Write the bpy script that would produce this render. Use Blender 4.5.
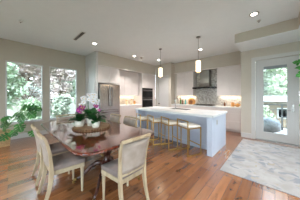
import bpy, bmesh, math, random
from mathutils import Vector, Matrix
random.seed(7)
for o in list(bpy.data.objects): bpy.data.objects.remove(o)
S = bpy.context.scene
COL = S.collection
PI = math.pi

# ------------------------------------------------------------ camera
cd = bpy.data.cameras.new('camera'); cam = bpy.data.objects.new('camera', cd); COL.objects.link(cam)
cam.location = (0, 0, 1.34)
cam.rotation_euler = (math.radians(90), 0, math.radians(43.16))
cd.sensor_width = 36; cd.lens = 16; cd.shift_y = -4/300; cd.clip_start = .05; cd.clip_end = 300
S.camera = cam

# ------------------------------------------------------------ world, sun, exposure
w = bpy.data.worlds.new('sky'); S.world = w; w.use_nodes = True
nt = w.node_tree; nt.nodes.clear()
out = nt.nodes.new('ShaderNodeOutputWorld'); bg = nt.nodes.new('ShaderNodeBackground')
tc = nt.nodes.new('ShaderNodeTexCoord'); sep = nt.nodes.new('ShaderNodeSeparateXYZ'); cr = nt.nodes.new('ShaderNodeValToRGB')
nt.links.new(tc.outputs['Generated'], sep.inputs[0]); nt.links.new(sep.outputs['Z'], cr.inputs[0])
cr.color_ramp.elements[0].position = 0; cr.color_ramp.elements[0].color = (.86, .92, 1, 1)
cr.color_ramp.elements[1].position = .8; cr.color_ramp.elements[1].color = (.60, .76, 1, 1)
nt.links.new(cr.outputs[0], bg.inputs[0]); bg.inputs[1].default_value = 5.3
nt.links.new(bg.outputs[0], out.inputs[0])
sl = bpy.data.lights.new('sun', 'SUN'); so = bpy.data.objects.new('sun', sl); COL.objects.link(so)
sl.energy = 4.5; sl.angle = math.radians(8); sl.color = (1, .96, .9)
so.rotation_euler = (math.radians(30), 0, math.radians(35))
S.view_settings.view_transform = 'Standard'; S.view_settings.look = 'None'
S.view_settings.gamma = 1; S.view_settings.use_curve_mapping = False
S.view_settings.exposure = 0.88
LAMP_W = 72.0

# ------------------------------------------------------------ materials
def srgb(c):
    f = lambda v: (v/255/12.92) if v/255 <= .04045 else ((v/255+.055)/1.055)**2.4
    return (f(c[0]), f(c[1]), f(c[2]), 1)
def mat(name, c, rough=.5, metal=0, c2=None, scale=6, bump=0, bscale=40, stretch=(1, 1, 1), coat=0, detail=4, coord='Object', spec=None, emit=0, lo=.35, hi=.65, trans=0):
    m = bpy.data.materials.new(name); m.use_nodes = True; n = m.node_tree; b = n.nodes['Principled BSDF']
    b.inputs['Base Color'].default_value = srgb(c); b.inputs['Roughness'].default_value = rough
    b.inputs['Metallic'].default_value = metal; b.inputs['Coat Weight'].default_value = coat
    b.inputs['Transmission Weight'].default_value = trans
    if coat: b.inputs['Coat Roughness'].default_value = .06
    if spec is not None: b.inputs['Specular IOR Level'].default_value = spec
    t = n.nodes.new('ShaderNodeTexCoord'); mp = n.nodes.new('ShaderNodeMapping'); mp.inputs['Scale'].default_value = stretch
    n.links.new(t.outputs[coord], mp.inputs[0])
    c2 = c2 or tuple(max(0, v*.94) for v in c)
    nz = n.nodes.new('ShaderNodeTexNoise'); nz.inputs['Scale'].default_value = scale; nz.inputs['Detail'].default_value = detail
    n.links.new(mp.outputs[0], nz.inputs['Vector'])
    r = n.nodes.new('ShaderNodeValToRGB'); r.color_ramp.elements[0].position = lo; r.color_ramp.elements[1].position = hi
    r.color_ramp.elements[0].color = srgb(c); r.color_ramp.elements[1].color = srgb(c2)
    n.links.new(nz.outputs['Fac'], r.inputs[0]); n.links.new(r.outputs[0], b.inputs['Base Color'])
    if bump:
        bn = n.nodes.new('ShaderNodeTexNoise'); bn.inputs['Scale'].default_value = bscale
        n.links.new(mp.outputs[0], bn.inputs['Vector'])
        bb = n.nodes.new('ShaderNodeBump'); bb.inputs['Strength'].default_value = bump; bb.inputs['Distance'].default_value = .01
        n.links.new(bn.outputs['Fac'], bb.inputs['Height']); n.links.new(bb.outputs[0], b.inputs['Normal'])
    if emit:
        b.inputs['Emission Color'].default_value = srgb(c); b.inputs['Emission Strength'].default_value = emit
    return m
M = {}
M['wall'] = mat('greige_paint', (177, 168, 154), .85, c2=(175, 166, 152), bump=.05, bscale=150)
M['wall_k'] = mat('cream_paint', (186, 178, 166), .85, c2=(184, 176, 164), bump=.05, bscale=150)
M['ceil'] = mat('ceiling_paint', (222, 228, 231), .9, c2=(220, 226, 229), bump=.05, bscale=120)
M['trim'] = mat('trim_paint', (190, 188, 186), .4, c2=(188, 186, 184))
M['cab'] = mat('cabinet_lacquer', (212, 203, 199), .32, c2=(209, 200, 196))
M['island'] = mat('island_lacquer', (188, 195, 210), .4, c2=(186, 193, 208))
M['quartz'] = mat('white_quartz', (222, 222, 222), .3, c2=(204, 206, 208), scale=3, detail=8)
M['steel'] = mat('brushed_steel', (200, 194, 190), .27, 1, c2=(184, 178, 174), scale=3, stretch=(30, 30, .6), bump=.04, bscale=10)
M['chrome'] = mat('chrome', (205, 205, 205), .12, 1)
M['nickel'] = mat('satin_nickel', (150, 148, 144), .3, 1)
M['black'] = mat('black_glass', (14, 13, 14), .1, 0, spec=.3)
M['ovensteel'] = mat('dark_oven_steel', (112, 106, 104), .35, 1)
M['dark'] = mat('dark_metal', (38, 36, 35), .4, .6)
M['gold'] = mat('brushed_brass', (196, 158, 92), .3, 1, c2=(184, 146, 82), scale=20)
M['seatw'] = mat('cream_leather', (232, 226, 214), .5, c2=(226, 219, 206), bump=.1, bscale=90)
M['chairwood'] = mat('whitewashed_wood', (180, 162, 134), .5, c2=(154, 134, 106), scale=14, stretch=(1, 1, .3), bump=.1, bscale=60)
M['uphol'] = mat('grey_linen', (166, 152, 141), .9, c2=(150, 136, 124), scale=9, bump=.25, bscale=320)
M['uphol2'] = mat('taupe_velvet', (146, 130, 122), .75, c2=(112, 98, 94), scale=4, bump=.15, bscale=250)
M['mahog'] = mat('polished_mahogany', (112, 50, 32), .1, c2=(62, 26, 17), scale=3, stretch=(.6, 9, 9), coat=1, detail=6)
M['mahog'].node_tree.nodes['Principled BSDF'].inputs['Coat IOR'].default_value = 1.7
M['mahog2'] = mat('mahogany_leg', (74, 34, 24), .25, c2=(48, 22, 16), scale=8, coat=.4)
M['brass'] = mat('aged_brass', (150, 118, 64), .35, 1)
M['pot'] = mat('white_ceramic', (222, 216, 204), .4, c2=(202, 190, 172), scale=22, bump=.1)
M['bark'] = mat('bark', (120, 90, 60), .9, c2=(84, 60, 40), scale=18, bump=.8, bscale=40)
M['slice'] = mat('tray_wood', (166, 130, 94), .6, c2=(126, 92, 62), scale=10)
M['leafD'] = mat('monstera_leaf', (18, 74, 26), .55, c2=(58, 128, 40), scale=5)
M['leafO'] = mat('orchid_leaf', (24, 72, 34), .45, c2=(48, 104, 48), scale=9)
M['leafR'] = mat('philodendron_leaf', (58, 160, 52), .4, c2=(34, 122, 40), scale=6)
M['stem'] = mat('green_stem', (84, 122, 60), .6)
M['petalW'] = mat('white_petal', (236, 232, 228), .6, c2=(226, 216, 220))
M['petalM'] = mat('magenta_petal', (178, 38, 150), .6, c2=(150, 26, 128))
M['yellow'] = mat('orchid_lip', (214, 170, 70), .6)
M['planter'] = mat('rattan_weave', (184, 156, 112), .7, c2=(146, 118, 78), scale=30, stretch=(1, 1, 4), bump=.5, bscale=60)
M['soil'] = mat('potting_soil', (62, 46, 34), .95, bump=.8)
M['board'] = mat('maple_board', (214, 160, 96), .5, c2=(190, 132, 72), scale=6, stretch=(1, 1, 6))
M['board2'] = mat('walnut_board', (150, 98, 58), .5, c2=(122, 76, 42), scale=6, stretch=(1, 1, 6))
M['glassG'] = mat('green_bottle_glass', (70, 110, 52), .1, coat=.5)
M['glassB'] = mat('amber_bottle_glass', (112, 62, 34), .1, coat=.5)
M['glassT'] = mat('teal_bottle_glass', (92, 160, 158), .1, coat=.5)
M['cream'] = mat('cream_stoneware', (226, 208, 178), .4, c2=(206, 184, 150))
M['deck'] = mat('deck_boards', (176, 168, 160), .8, c2=(156, 148, 140), scale=8, stretch=(8, 1, 1))
M['grass'] = mat('lawn', (138, 142, 124), .95, c2=(118, 126, 104), scale=1.6, bump=.5)
M['leaf1'] = mat('tree_leaves', (180, 190, 162), .7, c2=(138, 154, 124), scale=2.0)
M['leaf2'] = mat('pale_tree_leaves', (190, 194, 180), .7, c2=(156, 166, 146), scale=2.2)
M['leaf3'] = mat('pinkish_tree_leaves', (204, 182, 178), .7, c2=(166, 158, 142), scale=1.8)
M['trunk'] = mat('tree_bark', (128, 112, 96), .9, c2=(96, 82, 70), scale=12, bump=.6)
M['siding'] = mat('house_siding', (134, 116, 98), .8, c2=(124, 108, 92))
M['roof'] = mat('roof_shingles', (132, 128, 126), .9, c2=(116, 113, 112), scale=14, bump=.4)
M['fence'] = mat('cedar_fence', (176, 170, 164), .85, c2=(158, 152, 146), scale=6, stretch=(1, 6, .4))
M['wicker'] = mat('grey_cover_cloth', (156, 162, 168), .8, c2=(120, 126, 132), scale=8, bump=.4)
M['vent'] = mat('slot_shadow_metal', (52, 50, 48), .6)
M['blind'] = mat('blind_fabric', (140, 146, 152), .8, c2=(128, 134, 140))
M['bulb'] = mat('lamp_diffuser', (255, 246, 232), .5, emit=14)
M['pglass'] = mat('pendant_glass_glow', (255, 232, 198), .3, emit=1.6, c2=(255, 238, 212))
M['led'] = mat('led_strip', (255, 232, 200), .5, emit=2)
M['warmbulb'] = mat('warm_bulb', (255, 220, 170), .5, emit=5)

def glass(name, tint=(1, 1, 1, 1), gloss=.9):
    m = bpy.data.materials.new(name); m.use_nodes = True; n = m.node_tree; n.nodes.clear()
    o = n.nodes.new('ShaderNodeOutputMaterial'); mx = n.nodes.new('ShaderNodeMixShader')
    t = n.nodes.new('ShaderNodeBsdfTransparent'); t.inputs[0].default_value = tint
    g = n.nodes.new('ShaderNodeBsdfGlossy'); g.inputs['Roughness'].default_value = .02
    f = n.nodes.new('ShaderNodeFresnel'); f.inputs[0].default_value = 1.25
    n.links.new(f.outputs[0], mx.inputs[0]); n.links.new(t.outputs[0], mx.inputs[1]); n.links.new(g.outputs[0], mx.inputs[2])
    n.links.new(mx.outputs[0], o.inputs[0]); return m
M['glass'] = glass('window_glass', (.95, 1, .99, 1))

def floor_mat():
    m = bpy.data.materials.new('hardwood_planks'); m.use_nodes = True; n = m.node_tree; b = n.nodes['Principled BSDF']; L = n.links.new
    t = n.nodes.new('ShaderNodeTexCoord'); sp = n.nodes.new('ShaderNodeSeparateXYZ'); cb = n.nodes.new('ShaderNodeCombineXYZ')
    L(t.outputs['Object'], sp.inputs[0]); L(sp.outputs['Y'], cb.inputs['X']); L(sp.outputs['X'], cb.inputs['Y'])
    br = n.nodes.new('ShaderNodeTexBrick'); L(cb.outputs[0], br.inputs['Vector'])
    br.offset = .37; br.offset_frequency = 3; br.squash = 1
    br.inputs['Scale'].default_value = 1; br.inputs['Brick Width'].default_value = 1.25; br.inputs['Row Height'].default_value = .128
    br.inputs['Mortar Size'].default_value = .0022; br.inputs['Mortar Smooth'].default_value = .2; br.inputs['Bias'].default_value = 0
    br.inputs['Color1'].default_value = srgb((160, 106, 64)); br.inputs['Color2'].default_value = srgb((112, 68, 40)); br.inputs['Mortar'].default_value = srgb((52, 28, 20))
    mp = n.nodes.new('ShaderNodeMapping'); mp.inputs['Scale'].default_value = (9, .9, 1); L(t.outputs['Object'], mp.inputs[0])
    nz = n.nodes.new('ShaderNodeTexNoise'); nz.inputs['Scale'].default_value = 2.2; nz.inputs['Detail'].default_value = 8; L(mp.outputs[0], nz.inputs['Vector'])
    rp = n.nodes.new('ShaderNodeValToRGB'); rp.color_ramp.elements[0].position = .32; rp.color_ramp.elements[1].position = .68
    rp.color_ramp.elements[0].color = (.48, .42, .4, 1); rp.color_ramp.elements[1].color = (1.15, 1.12, 1.1, 1); L(nz.outputs['Fac'], rp.inputs[0])
    mx = n.nodes.new('ShaderNodeMix'); mx.data_type = 'RGBA'; mx.blend_type = 'MULTIPLY'; mx.inputs['Factor'].default_value = .5
    L(br.outputs['Color'], mx.inputs['A']); L(rp.outputs[0], mx.inputs['B'])
    # knots
    vo = n.nodes.new('ShaderNodeTexNoise'); vo.inputs['Scale'].default_value = 5; mp2 = n.nodes.new('ShaderNodeMapping'); mp2.inputs['Scale'].default_value = (2, .9, 1)
    L(t.outputs['Object'], mp2.inputs[0]); L(mp2.outputs[0], vo.inputs['Vector'])
    r2 = n.nodes.new('ShaderNodeValToRGB'); r2.color_ramp.elements[0].position = .28; r2.color_ramp.elements[1].position = .38
    r2.color_ramp.elements[0].color = (.35, .28, .26, 1); r2.color_ramp.elements[1].color = (1, 1, 1, 1); L(vo.outputs['Fac'], r2.inputs[0])
    m2 = n.nodes.new('ShaderNodeMix'); m2.data_type = 'RGBA'; m2.blend_type = 'MULTIPLY'; m2.inputs['Factor'].default_value = .8
    L(mx.outputs['Result'], m2.inputs['A']); L(r2.outputs[0], m2.inputs['B']); L(m2.outputs['Result'], b.inputs['Base Color'])
    b.inputs['Roughness'].default_value = .26; b.inputs['Coat Weight'].default_value = .7; b.inputs['Coat Roughness'].default_value = .17; b.inputs['Coat IOR'].default_value = 1.7
    ad = n.nodes.new('ShaderNodeMath'); ad.operation = 'MULTIPLY_ADD'; ad.inputs[1].default_value = -1.0
    L(br.outputs['Fac'], ad.inputs[0]); L(nz.outputs['Fac'], ad.inputs[2])
    bp = n.nodes.new('ShaderNodeBump'); bp.inputs['Strength'].default_value = .35; bp.inputs['Distance'].default_value = .006
    L(ad.outputs[0], bp.inputs['Height']); L(bp.outputs[0], b.inputs['Normal']); L(bp.outputs[0], b.inputs['Coat Normal'])
    return m
M['floor'] = floor_mat()

def tile_mat(name, c1, c2, mo, s, rough=.25):
    m = bpy.data.materials.new(name); m.use_nodes = True; n = m.node_tree; b = n.nodes['Principled BSDF']; L = n.links.new
    t = n.nodes.new('ShaderNodeTexCoord'); sp = n.nodes.new('ShaderNodeSeparateXYZ'); cb = n.nodes.new('ShaderNodeCombineXYZ')
    L(t.outputs['Object'], sp.inputs[0]); ad = n.nodes.new('ShaderNodeMath'); L(sp.outputs['X'], ad.inputs[0]); L(sp.outputs['Y'], ad.inputs[1])
    L(ad.outputs[0], cb.inputs['X']); L(sp.outputs['Z'], cb.inputs['Y'])
    mp = n.nodes.new('ShaderNodeMapping'); mp.inputs['Rotation'].default_value = (0, 0, PI/4); L(cb.outputs[0], mp.inputs[0])
    br = n.nodes.new('ShaderNodeTexBrick'); L(mp.outputs[0], br.inputs['Vector']); br.inputs['Scale'].default_value = 1
    br.inputs['Brick Width'].default_value = s*2; br.inputs['Row Height'].default_value = s; br.inputs['Mortar Size'].default_value = s*.07
    br.inputs['Color1'].default_value = srgb(c1); br.inputs['Color2'].default_value = srgb(c2); br.inputs['Mortar'].default_value = srgb(mo)
    nz = n.nodes.new('ShaderNodeTexNoise'); nz.inputs['Scale'].default_value = 14; nz.inputs['Detail'].default_value = 5; L(t.outputs['Object'], nz.inputs['Vector'])
    mx = n.nodes.new('ShaderNodeMix'); mx.data_type = 'RGBA'; mx.blend_type = 'MULTIPLY'; mx.inputs['Factor'].default_value = .45
    L(br.outputs['Color'], mx.inputs['A']); L(nz.outputs['Color'], mx.inputs['B'])
    rp = n.nodes.new('ShaderNodeValToRGB'); rp.color_ramp.elements[0].position = .35; rp.color_ramp.elements[0].color = (.55, .55, .55, 1)
    rp.color_ramp.elements[1].position = .62; rp.color_ramp.elements[1].color = (1.1, 1.1, 1.1, 1); L(nz.outputs['Fac'], rp.inputs[0]); L(rp.outputs[0], mx.inputs['B'])
    L(mx.outputs['Result'], b.inputs['Base Color']); b.inputs['Roughness'].default_value = rough
    return m
M['tile'] = tile_mat('marble_mosaic', (206, 200, 192), (150, 144, 138), (180, 174, 166), .035)
M['tile2'] = tile_mat('cream_tile', (214, 206, 196), (200, 190, 178), (186, 176, 164), .06)

def rug_mat():
    m = bpy.data.materials.new('faded_rug'); m.use_nodes = True; n = m.node_tree; b = n.nodes['Principled BSDF']; L = n.links.new
    t = n.nodes.new('ShaderNodeTexCoord')
    def nz(s, d, dist=0):
        q = n.nodes.new('ShaderNodeTexNoise'); q.inputs['Scale'].default_value = s; q.inputs['Detail'].default_value = d; q.inputs['Distortion'].default_value = dist
        L(t.outputs['Object'], q.inputs['Vector']); return q
    def ramp(q, a, c, ca, cc):
        r = n.nodes.new('ShaderNodeValToRGB'); r.color_ramp.elements[0].position = a; r.color_ramp.elements[1].position = c
        r.color_ramp.elements[0].color = ca; r.color_ramp.elements[1].color = cc; L(q.outputs['Fac'], r.inputs[0]); return r
    base = ramp(nz(5, 8), .35, .65, srgb((168, 167, 168)), srgb((152, 150, 148)))
    blue = ramp(nz(3.6, 9, 1.6), .56, .62, (0, 0, 0, 1), (1, 1, 1, 1))
    mx = n.nodes.new('ShaderNodeMix'); mx.data_type = 'RGBA'; L(blue.outputs[0], mx.inputs['Factor']); L(base.outputs[0], mx.inputs['A']); mx.inputs['B'].default_value = srgb((134, 138, 145))
    gold = ramp(nz(9, 6, .6), .62, .68, (0, 0, 0, 1), (1, 1, 1, 1))
    m2 = n.nodes.new('ShaderNodeMix'); m2.data_type = 'RGBA'; L(gold.outputs[0], m2.inputs['Factor']); L(mx.outputs['Result'], m2.inputs['A']); m2.inputs['B'].default_value = srgb((158, 150, 138))
    L(m2.outputs['Result'], b.inputs['Base Color']); b.inputs['Roughness'].default_value = .95; b.inputs['Specular IOR Level'].default_value = .1
    bp = n.nodes.new('ShaderNodeBump'); bp.inputs['Strength'].default_value = .4; bp.inputs['Distance'].default_value = .003
    L(nz(260, 2).outputs['Fac'], bp.inputs['Height']); L(bp.outputs[0], b.inputs['Normal'])
    return m
M['rug'] = rug_mat()

# ------------------------------------------------------------ mesh helpers
class MB:
    def __init__(s): s.v = []; s.f = []
    def box(s, x0, x1, y0, y1, z0, z1):
        i = len(s.v)
        s.v += [(x, y, z) for z in (z0, z1) for y in (y0, y1) for x in (x0, x1)]
        s.f += [tuple(i+k for k in q) for q in ((0, 2, 3, 1), (4, 5, 7, 6), (0, 1, 5, 4), (2, 6, 7, 3), (0, 4, 6, 2), (1, 3, 7, 5))]
        return s
    def sweep(s, pts, rads, n=10, square=False, cap=True, up=None):
        """round or square tube along pts; rads a number or list of r or (ra, rb)"""
        P = [Vector(p) for p in pts]; k = len(P)
        if not isinstance(rads, (list, tuple)): rads = [rads]*k
        base = len(s.v); prevn = None
        for i, p in enumerate(P):
            t = ((P[min(i+1, k-1)]-p).normalized() if i < k-1 else Vector()) + ((p-P[max(i-1, 0)]).normalized() if i > 0 else Vector())
            t.normalize()
            u = Vector(up) if up else (prevn or (Vector((1, 0, 0)) if abs(t.x) < .9 else Vector((0, 1, 0))))
            a = (u-t*u.dot(t)).normalized(); prevn = a; b = t.cross(a)
            r = rads[i]; ra, rb = r if isinstance(r, (list, tuple)) else (r, r)
            m = 4 if square else n
            for j in range(m):
                th = 2*PI*(j+(.5 if square else 0))/m; q = 1.4142 if square else 1
                s.v.append(tuple(p+a*ra*q*math.cos(th)+b*rb*q*math.sin(th)))
        m = 4 if square else n
        for i in range(k-1):
            for j in range(m):
                a0 = base+i*m+j; a1 = base+i*m+(j+1) % m
                s.f.append((a0, a1, a1+m, a0+m))
        if cap:
            s.f.append(tuple(base+j for j in reversed(range(m)))); s.f.append(tuple(base+(k-1)*m+j for j in range(m)))
        return s
    def lathe(s, prof, c=(0, 0, 0), n=20, cap=True):
        base = len(s.v)
        for r, z in prof:
            for j in range(n):
                th = 2*PI*j/n; s.v.append((c[0]+r*math.cos(th), c[1]+r*math.sin(th), c[2]+z))
        for i in range(len(prof)-1):
            for j in range(n):
                a0 = base+i*n+j; a1 = base+i*n+(j+1) % n
                s.f.append((a0, a1, a1+n, a0+n))
        if cap:
            s.f.append(tuple(base+j for j in reversed(range(n)))); s.f.append(tuple(base+(len(prof)-1)*n+j for j in range(n)))
        return s
    def prism(s, poly, z0, z1):
        i = len(s.v); n = len(poly)
        s.v += [(x, y, z0) for x, y in poly]+[(x, y, z1) for x, y in poly]
        s.f.append(tuple(i+k for k in reversed(range(n)))); s.f.append(tuple(i+n+k for k in range(n)))
        for k in range(n):
            k2 = (k+1) % n; s.f.append((i+k, i+k2, i+n+k2, i+n+k))
        return s
    def raw(s, vs, fs):
        i = len(s.v); s.v += [tuple(v) for v in vs]; s.f += [tuple(i+k for k in f) for f in fs]; return s
    def build(s, name, m, parent=None, world=False, bevel=0, smooth=False, sub=0, seg=2):
        me = bpy.data.meshes.new(name)
        off = Vector(parent.location) if (world and parent) else Vector((0, 0, 0))
        if world and parent and parent.parent: off = off+Vector(parent.parent.location)
        me.from_pydata([tuple(Vector(v)-off) for v in s.v], [], s.f); me.update()
        if smooth:
            me.polygons.foreach_set('use_smooth', [True]*len(me.polygons))
        me.materials.append(M[m] if isinstance(m, str) else m)
        o = bpy.data.objects.new(name, me); COL.objects.link(o)
        if parent: o.parent = parent
        if bevel:
            q = o.modifiers.new('b', 'BEVEL'); q.width = bevel; q.segments = seg; q.limit_method = 'ANGLE'; q.angle_limit = math.radians(40)
        if sub:
            q = o.modifiers.new('s', 'SUBSURF'); q.levels = sub; q.render_levels = sub
        return o
def tag(o, label, cat, group=None, kind=None):
    if label: o['label'] = label
    if cat: o['category'] = cat
    if group: o['group'] = group
    if kind: o['kind'] = kind
    return o
def thing(name, label, cat, loc=(0, 0, 0), rotz=0, group=None):
    o = bpy.data.objects.new(name, None); COL.objects.link(o); o.empty_display_size = .1
    o.location = loc; o.rotation_euler = (0, 0, rotz); return tag(o, label, cat, group)
def struct(o): o['kind'] = 'structure'; return o
def copy_tree(o, parent=None):
    c = o.copy(); COL.objects.link(c); c.parent = parent
    for ch in [q for q in bpy.data.objects if q.parent == o]: copy_tree(ch, c)
    return c
def box(*a): return MB().box(*a)

# ------------------------------------------------------------ room shell
H = 3.05
XL = -5.91
struct(box(-6.05, 3.2, -3.5, 6.6, -.12, 0).build('floor', 'floor'))
struct(box(-6.05, 3.2, -3.5, 6.6, H, H+.15).build('ceiling', 'ceil'))
# window wall, two openings
WZ0, WZ1 = .50, 2.41
wins = [(-.05, .84), (1.02, 1.94)]
m = MB(); x0, x1 = XL-.14, XL
m.box(x0, x1, -3.5, 2.42, 0, WZ0); m.box(x0, x1, -3.5, 2.42, WZ1, H)
m.box(x0, x1, -3.5, wins[0][0], WZ0, WZ1); m.box(x0, x1, wins[0][1], wins[1][0], WZ0, WZ1); m.box(x0, x1, wins[1][1], 2.42, WZ0, WZ1)
struct(m.build('wall_left', 'wall'))
for i, (a, b) in enumerate(wins):
    m = MB(); fx0, fx1 = XL-.09, XL+.006; t = .032
    m.box(fx0, fx1, a, a+t, WZ0, WZ1); m.box(fx0, fx1, b-t, b, WZ0, WZ1); m.box(fx0, fx1, a+t, b-t, WZ1-t, WZ1); m.box(fx0, fx1, a+t, b-t, WZ0, WZ0+t)
    f = struct(m.build('window_%d' % (i+1), 'trim', bevel=.003))
    box(XL-.055, XL-.049, a+t, b-t, WZ0+t, WZ1-t).build('pane', 'glass', f)
    box(XL-.002, XL+.03, a-.02, b+.02, WZ0-.03, WZ0-.001).build('window_sill', 'trim', f, bevel=.003)
struct(box(XL, XL+.015, -3.5, 2.27, 0, .14).build('baseboard_left', 'trim', bevel=.003))
# unseen walls and windows, added behind the viewer to cut the flat daylight
def wall_with_windows(name, fixed, holes, lo, hi, alongx, n0):
    m = MB(); q = .14
    bx = (lambda a, b, z0, z1, d0=0, d1=q: (a, b, fixed-d1, fixed-d0, z0, z1)) if alongx else (lambda a, b, z0, z1, d0=0, d1=q: (fixed+d0, fixed+d1, a, b, z0, z1))
    c = lo
    for a, b, z0, z1 in holes:
        m.box(*bx(c, a, 0, H)); m.box(*bx(a, b, 0, z0)); m.box(*bx(a, b, z1, H)); c = b
    m.box(*bx(c, hi, 0, H)); struct(m.build(name, 'wall'))
    for i, (a, b, z0, z1) in enumerate(holes):
        m = MB(); t = .05; f0, f1 = .02, .09
        m.box(*bx(a, a+t, z0, z1, f0, f1)); m.box(*bx(b-t, b, z0, z1, f0, f1)); m.box(*bx(a+t, b-t, z0, z0+t, f0, f1)); m.box(*bx(a+t, b-t, z1-t, z1, f0, f1))
        f = struct(m.build('window_%d' % (n0+i), 'trim')); MB().box(*bx(a+t, b-t, z0+t, z1-t, .05, .056)).build('pane', 'glass', f)
wall_with_windows('wall_rear_added', -3.5, [(-4.9, -2.6, .3, 2.5), (-1.2, 2.2, .1, 2.5)], -6.05, 3.2, True, 3)
wall_with_windows('wall_right_added', 3.2, [(-2.6, 0, .3, 2.5), (1.0, 3.0, .3, 2.5)], -3.5, 6.6, False, 5)
# return wall beside the refrigerator, with a narrow cased white panel
XF = -4.93; YR = 2.27
struct(box(XL, XF, YR, YR+.09, 0, H).build('wall_return', 'trim'))
m = MB()
m.box(-5.74, -5.68, YR-.02, YR, 0, 2.56); m.box(-5.06, -5.0, YR-.02, YR, 0, 2.56); m.box(-5.68, -5.06, YR-.02, YR, 2.5, 2.56)
d2 = struct(m.build('door_2', 'trim', bevel=.003))
box(-5.67, -5.07, YR-.008, YR-.001, .01, 2.49).build('door_leaf', 'trim', d2)
# fridge wall: bulkhead above cabinets and back wall
YP = 5.71
m = MB(); m.box(XF-.6, XF, YR+.09, YP, 2.535, H); m.box(-5.70, -5.56, YR+.09, YP, 0, 2.53)
struct(m.build('wall_fridge', 'wall_k'))
# pantry wall with door opening
PD0, PD1 = -4.74, -4.10
m = MB()
m.box(XF+.001, PD0, YP, YP+.12, 0, H); m.box(PD1, -3.87, YP, YP+.12, 0, H); m.box(PD0, PD1, YP, YP+.12, 2.36, H)
m.box(-3.99, -3.87, YP+.12, 6.52, 0, H)
struct(m.build('wall_pantry', 'wall_k'))
dp = struct(box(PD0+.003, PD1-.003, YP+.03, YP+.07, .01, 2.355).build('door_3', 'trim', bevel=.003))
m = MB(); c = YP-.018
m.box(PD0-.07, PD0, c, YP-.001, 0, 2.36); m.box(PD1, PD1+.07, c, YP-.001, 0, 2.36); m.box(PD0-.07, PD1+.07, c, YP-.001, 2.36, 2.43)
struct(m.build('trim_1', 'trim', bevel=.003))
m = MB(); m.lathe([(.026, 0), (.026, .01), (.012, .014), (.012, .04), (.028, .05), (.03, .065), (.018, .078)], n=14)
k = m.build('door_knob', 'dark', dp, smooth=True); k.location = (PD0+.07, YP+.03, .93); k.rotation_euler = (PI/2, 0, 0); k['label'] = 'dark round knob'
for z in (.3, 1.2, 2.1):
    box(PD1-.006, PD1+.002, YP+.0, YP+.03, z, z+.09).build('hinge', 'dark', dp)
# range wall
YB = 6.38; YC = 6.03; XE = -.82
m = MB(); m.box(-3.87, XE, YB, YB+.14, 0, H); m.box(-3.868, XE, YC, YB-.001, 2.535, H); m.box(-3.868, -3.735, YC, YB-.001, .93, 2.53)
struct(m.build('wall_range', 'wall_k'))
# entry wall with glazed door
YD = 5.27
DX0, DX1, DZ = -.45, .48, 2.44
m = MB(); m.box(XE, DX0, YD, YD+.14, 0, H); m.box(DX1, 3.2, YD, YD+.14, 0, H); m.box(DX0, DX1, YD, YD+.14, DZ, H)
m.box(XE, XE+.12, YD+.14, 6.52, 0, H)
struct(m.build('wall_entry', 'wall_k'))
m = MB(); c = YD-.02
m.box(DX0-.095, DX0, c, YD-.001, 0, DZ); m.box(DX1, DX1+.095, c, YD-.001, 0, DZ); m.box(DX0-.095, DX1+.095, c, YD-.001, DZ, DZ+.095)
struct(m.build('trim_2', 'trim', bevel=.004))
m = MB(); m.box(XE+.001, DX0-.096, YD-.016, YD-.001, 0, .15); m.box(DX1+.096, 3.2, YD-.016, YD-.001, 0, .15)
struct(m.build('baseboard_entry', 'trim', bevel=.003))
struct(box(DX0+.001, DX1-.001, YD-.03, YD+.13, 0.0, .022).build('trim_3', 'nickel', bevel=.004))
# door leaf frame
m = MB(); a0, a1 = DX0+.012, DX1-.012; y0, y1 = YD+.03, YD+.075
GX0, GX1, GZ0, GZ1 = -.265, .255, .25, 2.235
m.box(a0, GX0, y0, y1, .025, DZ-.01); m.box(GX1, a1, y0, y1, .025, DZ-.01); m.box(GX0, GX1, y0, y1, .025, GZ0); m.box(GX0, GX1, y0, y1, GZ1, DZ-.01)
de = struct(m.build('door_1', 'trim'))
m = MB(); q = .02
m.box(GX0-q, GX0+.012, y0-.012, y0, GZ0-q, GZ1+q); m.box(GX1-.012, GX1+q, y0-.012, y0, GZ0-q, GZ1+q)
m.box(GX0+.012, GX1-.012, y0-.012, y0, GZ0-q, GZ0+.012); m.box(GX0+.012, GX1-.012, y0-.012, y0, GZ1-.012, GZ1+q)
m.build('glazing_bead', 'trim', de, bevel=.003)
box(GX0, GX1, y0+.018, y0+.024, GZ0, GZ1).build('pane', 'glass', de)
box(GX0+.014, GX1-.014, y0+.002, y0+.012, GZ1-.10, GZ1-.012).build('roller_blind', 'blind', de)
m = MB(); m.box(.335, .385, y0-.008, y0, .90, .98); m.sweep([(.36, y0-.008, .94), (.36, y0-.05, .94), (.25, y0-.055, .94)], .009, n=8)
h = m.build('door_handle', 'nickel', de, smooth=False); h['label'] = 'satin nickel lever handle'
m = MB(); m.box(.335, .385, y0-.012, y0, 1.03, 1.09); m.sweep([(.36, y0-.012, 1.06), (.36, y0-.028, 1.06)], .014, n=10)
m.build('deadbolt', 'nickel', de)
# soffit
m = MB(); m.box(XE, .37, 4.32, YD, 2.79, H); m.box(.37, 3.2, 3.55, YD, 2.79, H); m.box(XE, XE+.12, YD, 6.5, 3.0, H)
struct(m.build('ceiling_soffit', 'ceil'))
m = MB(); m.box(XE+.0005, .37, 4.312, 4.319, 2.80, H-.002); m.box(.362, .369, 3.55, 4.312, 2.80, H-.002)
struct(m.build('trim_4', 'wall_k'))

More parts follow.
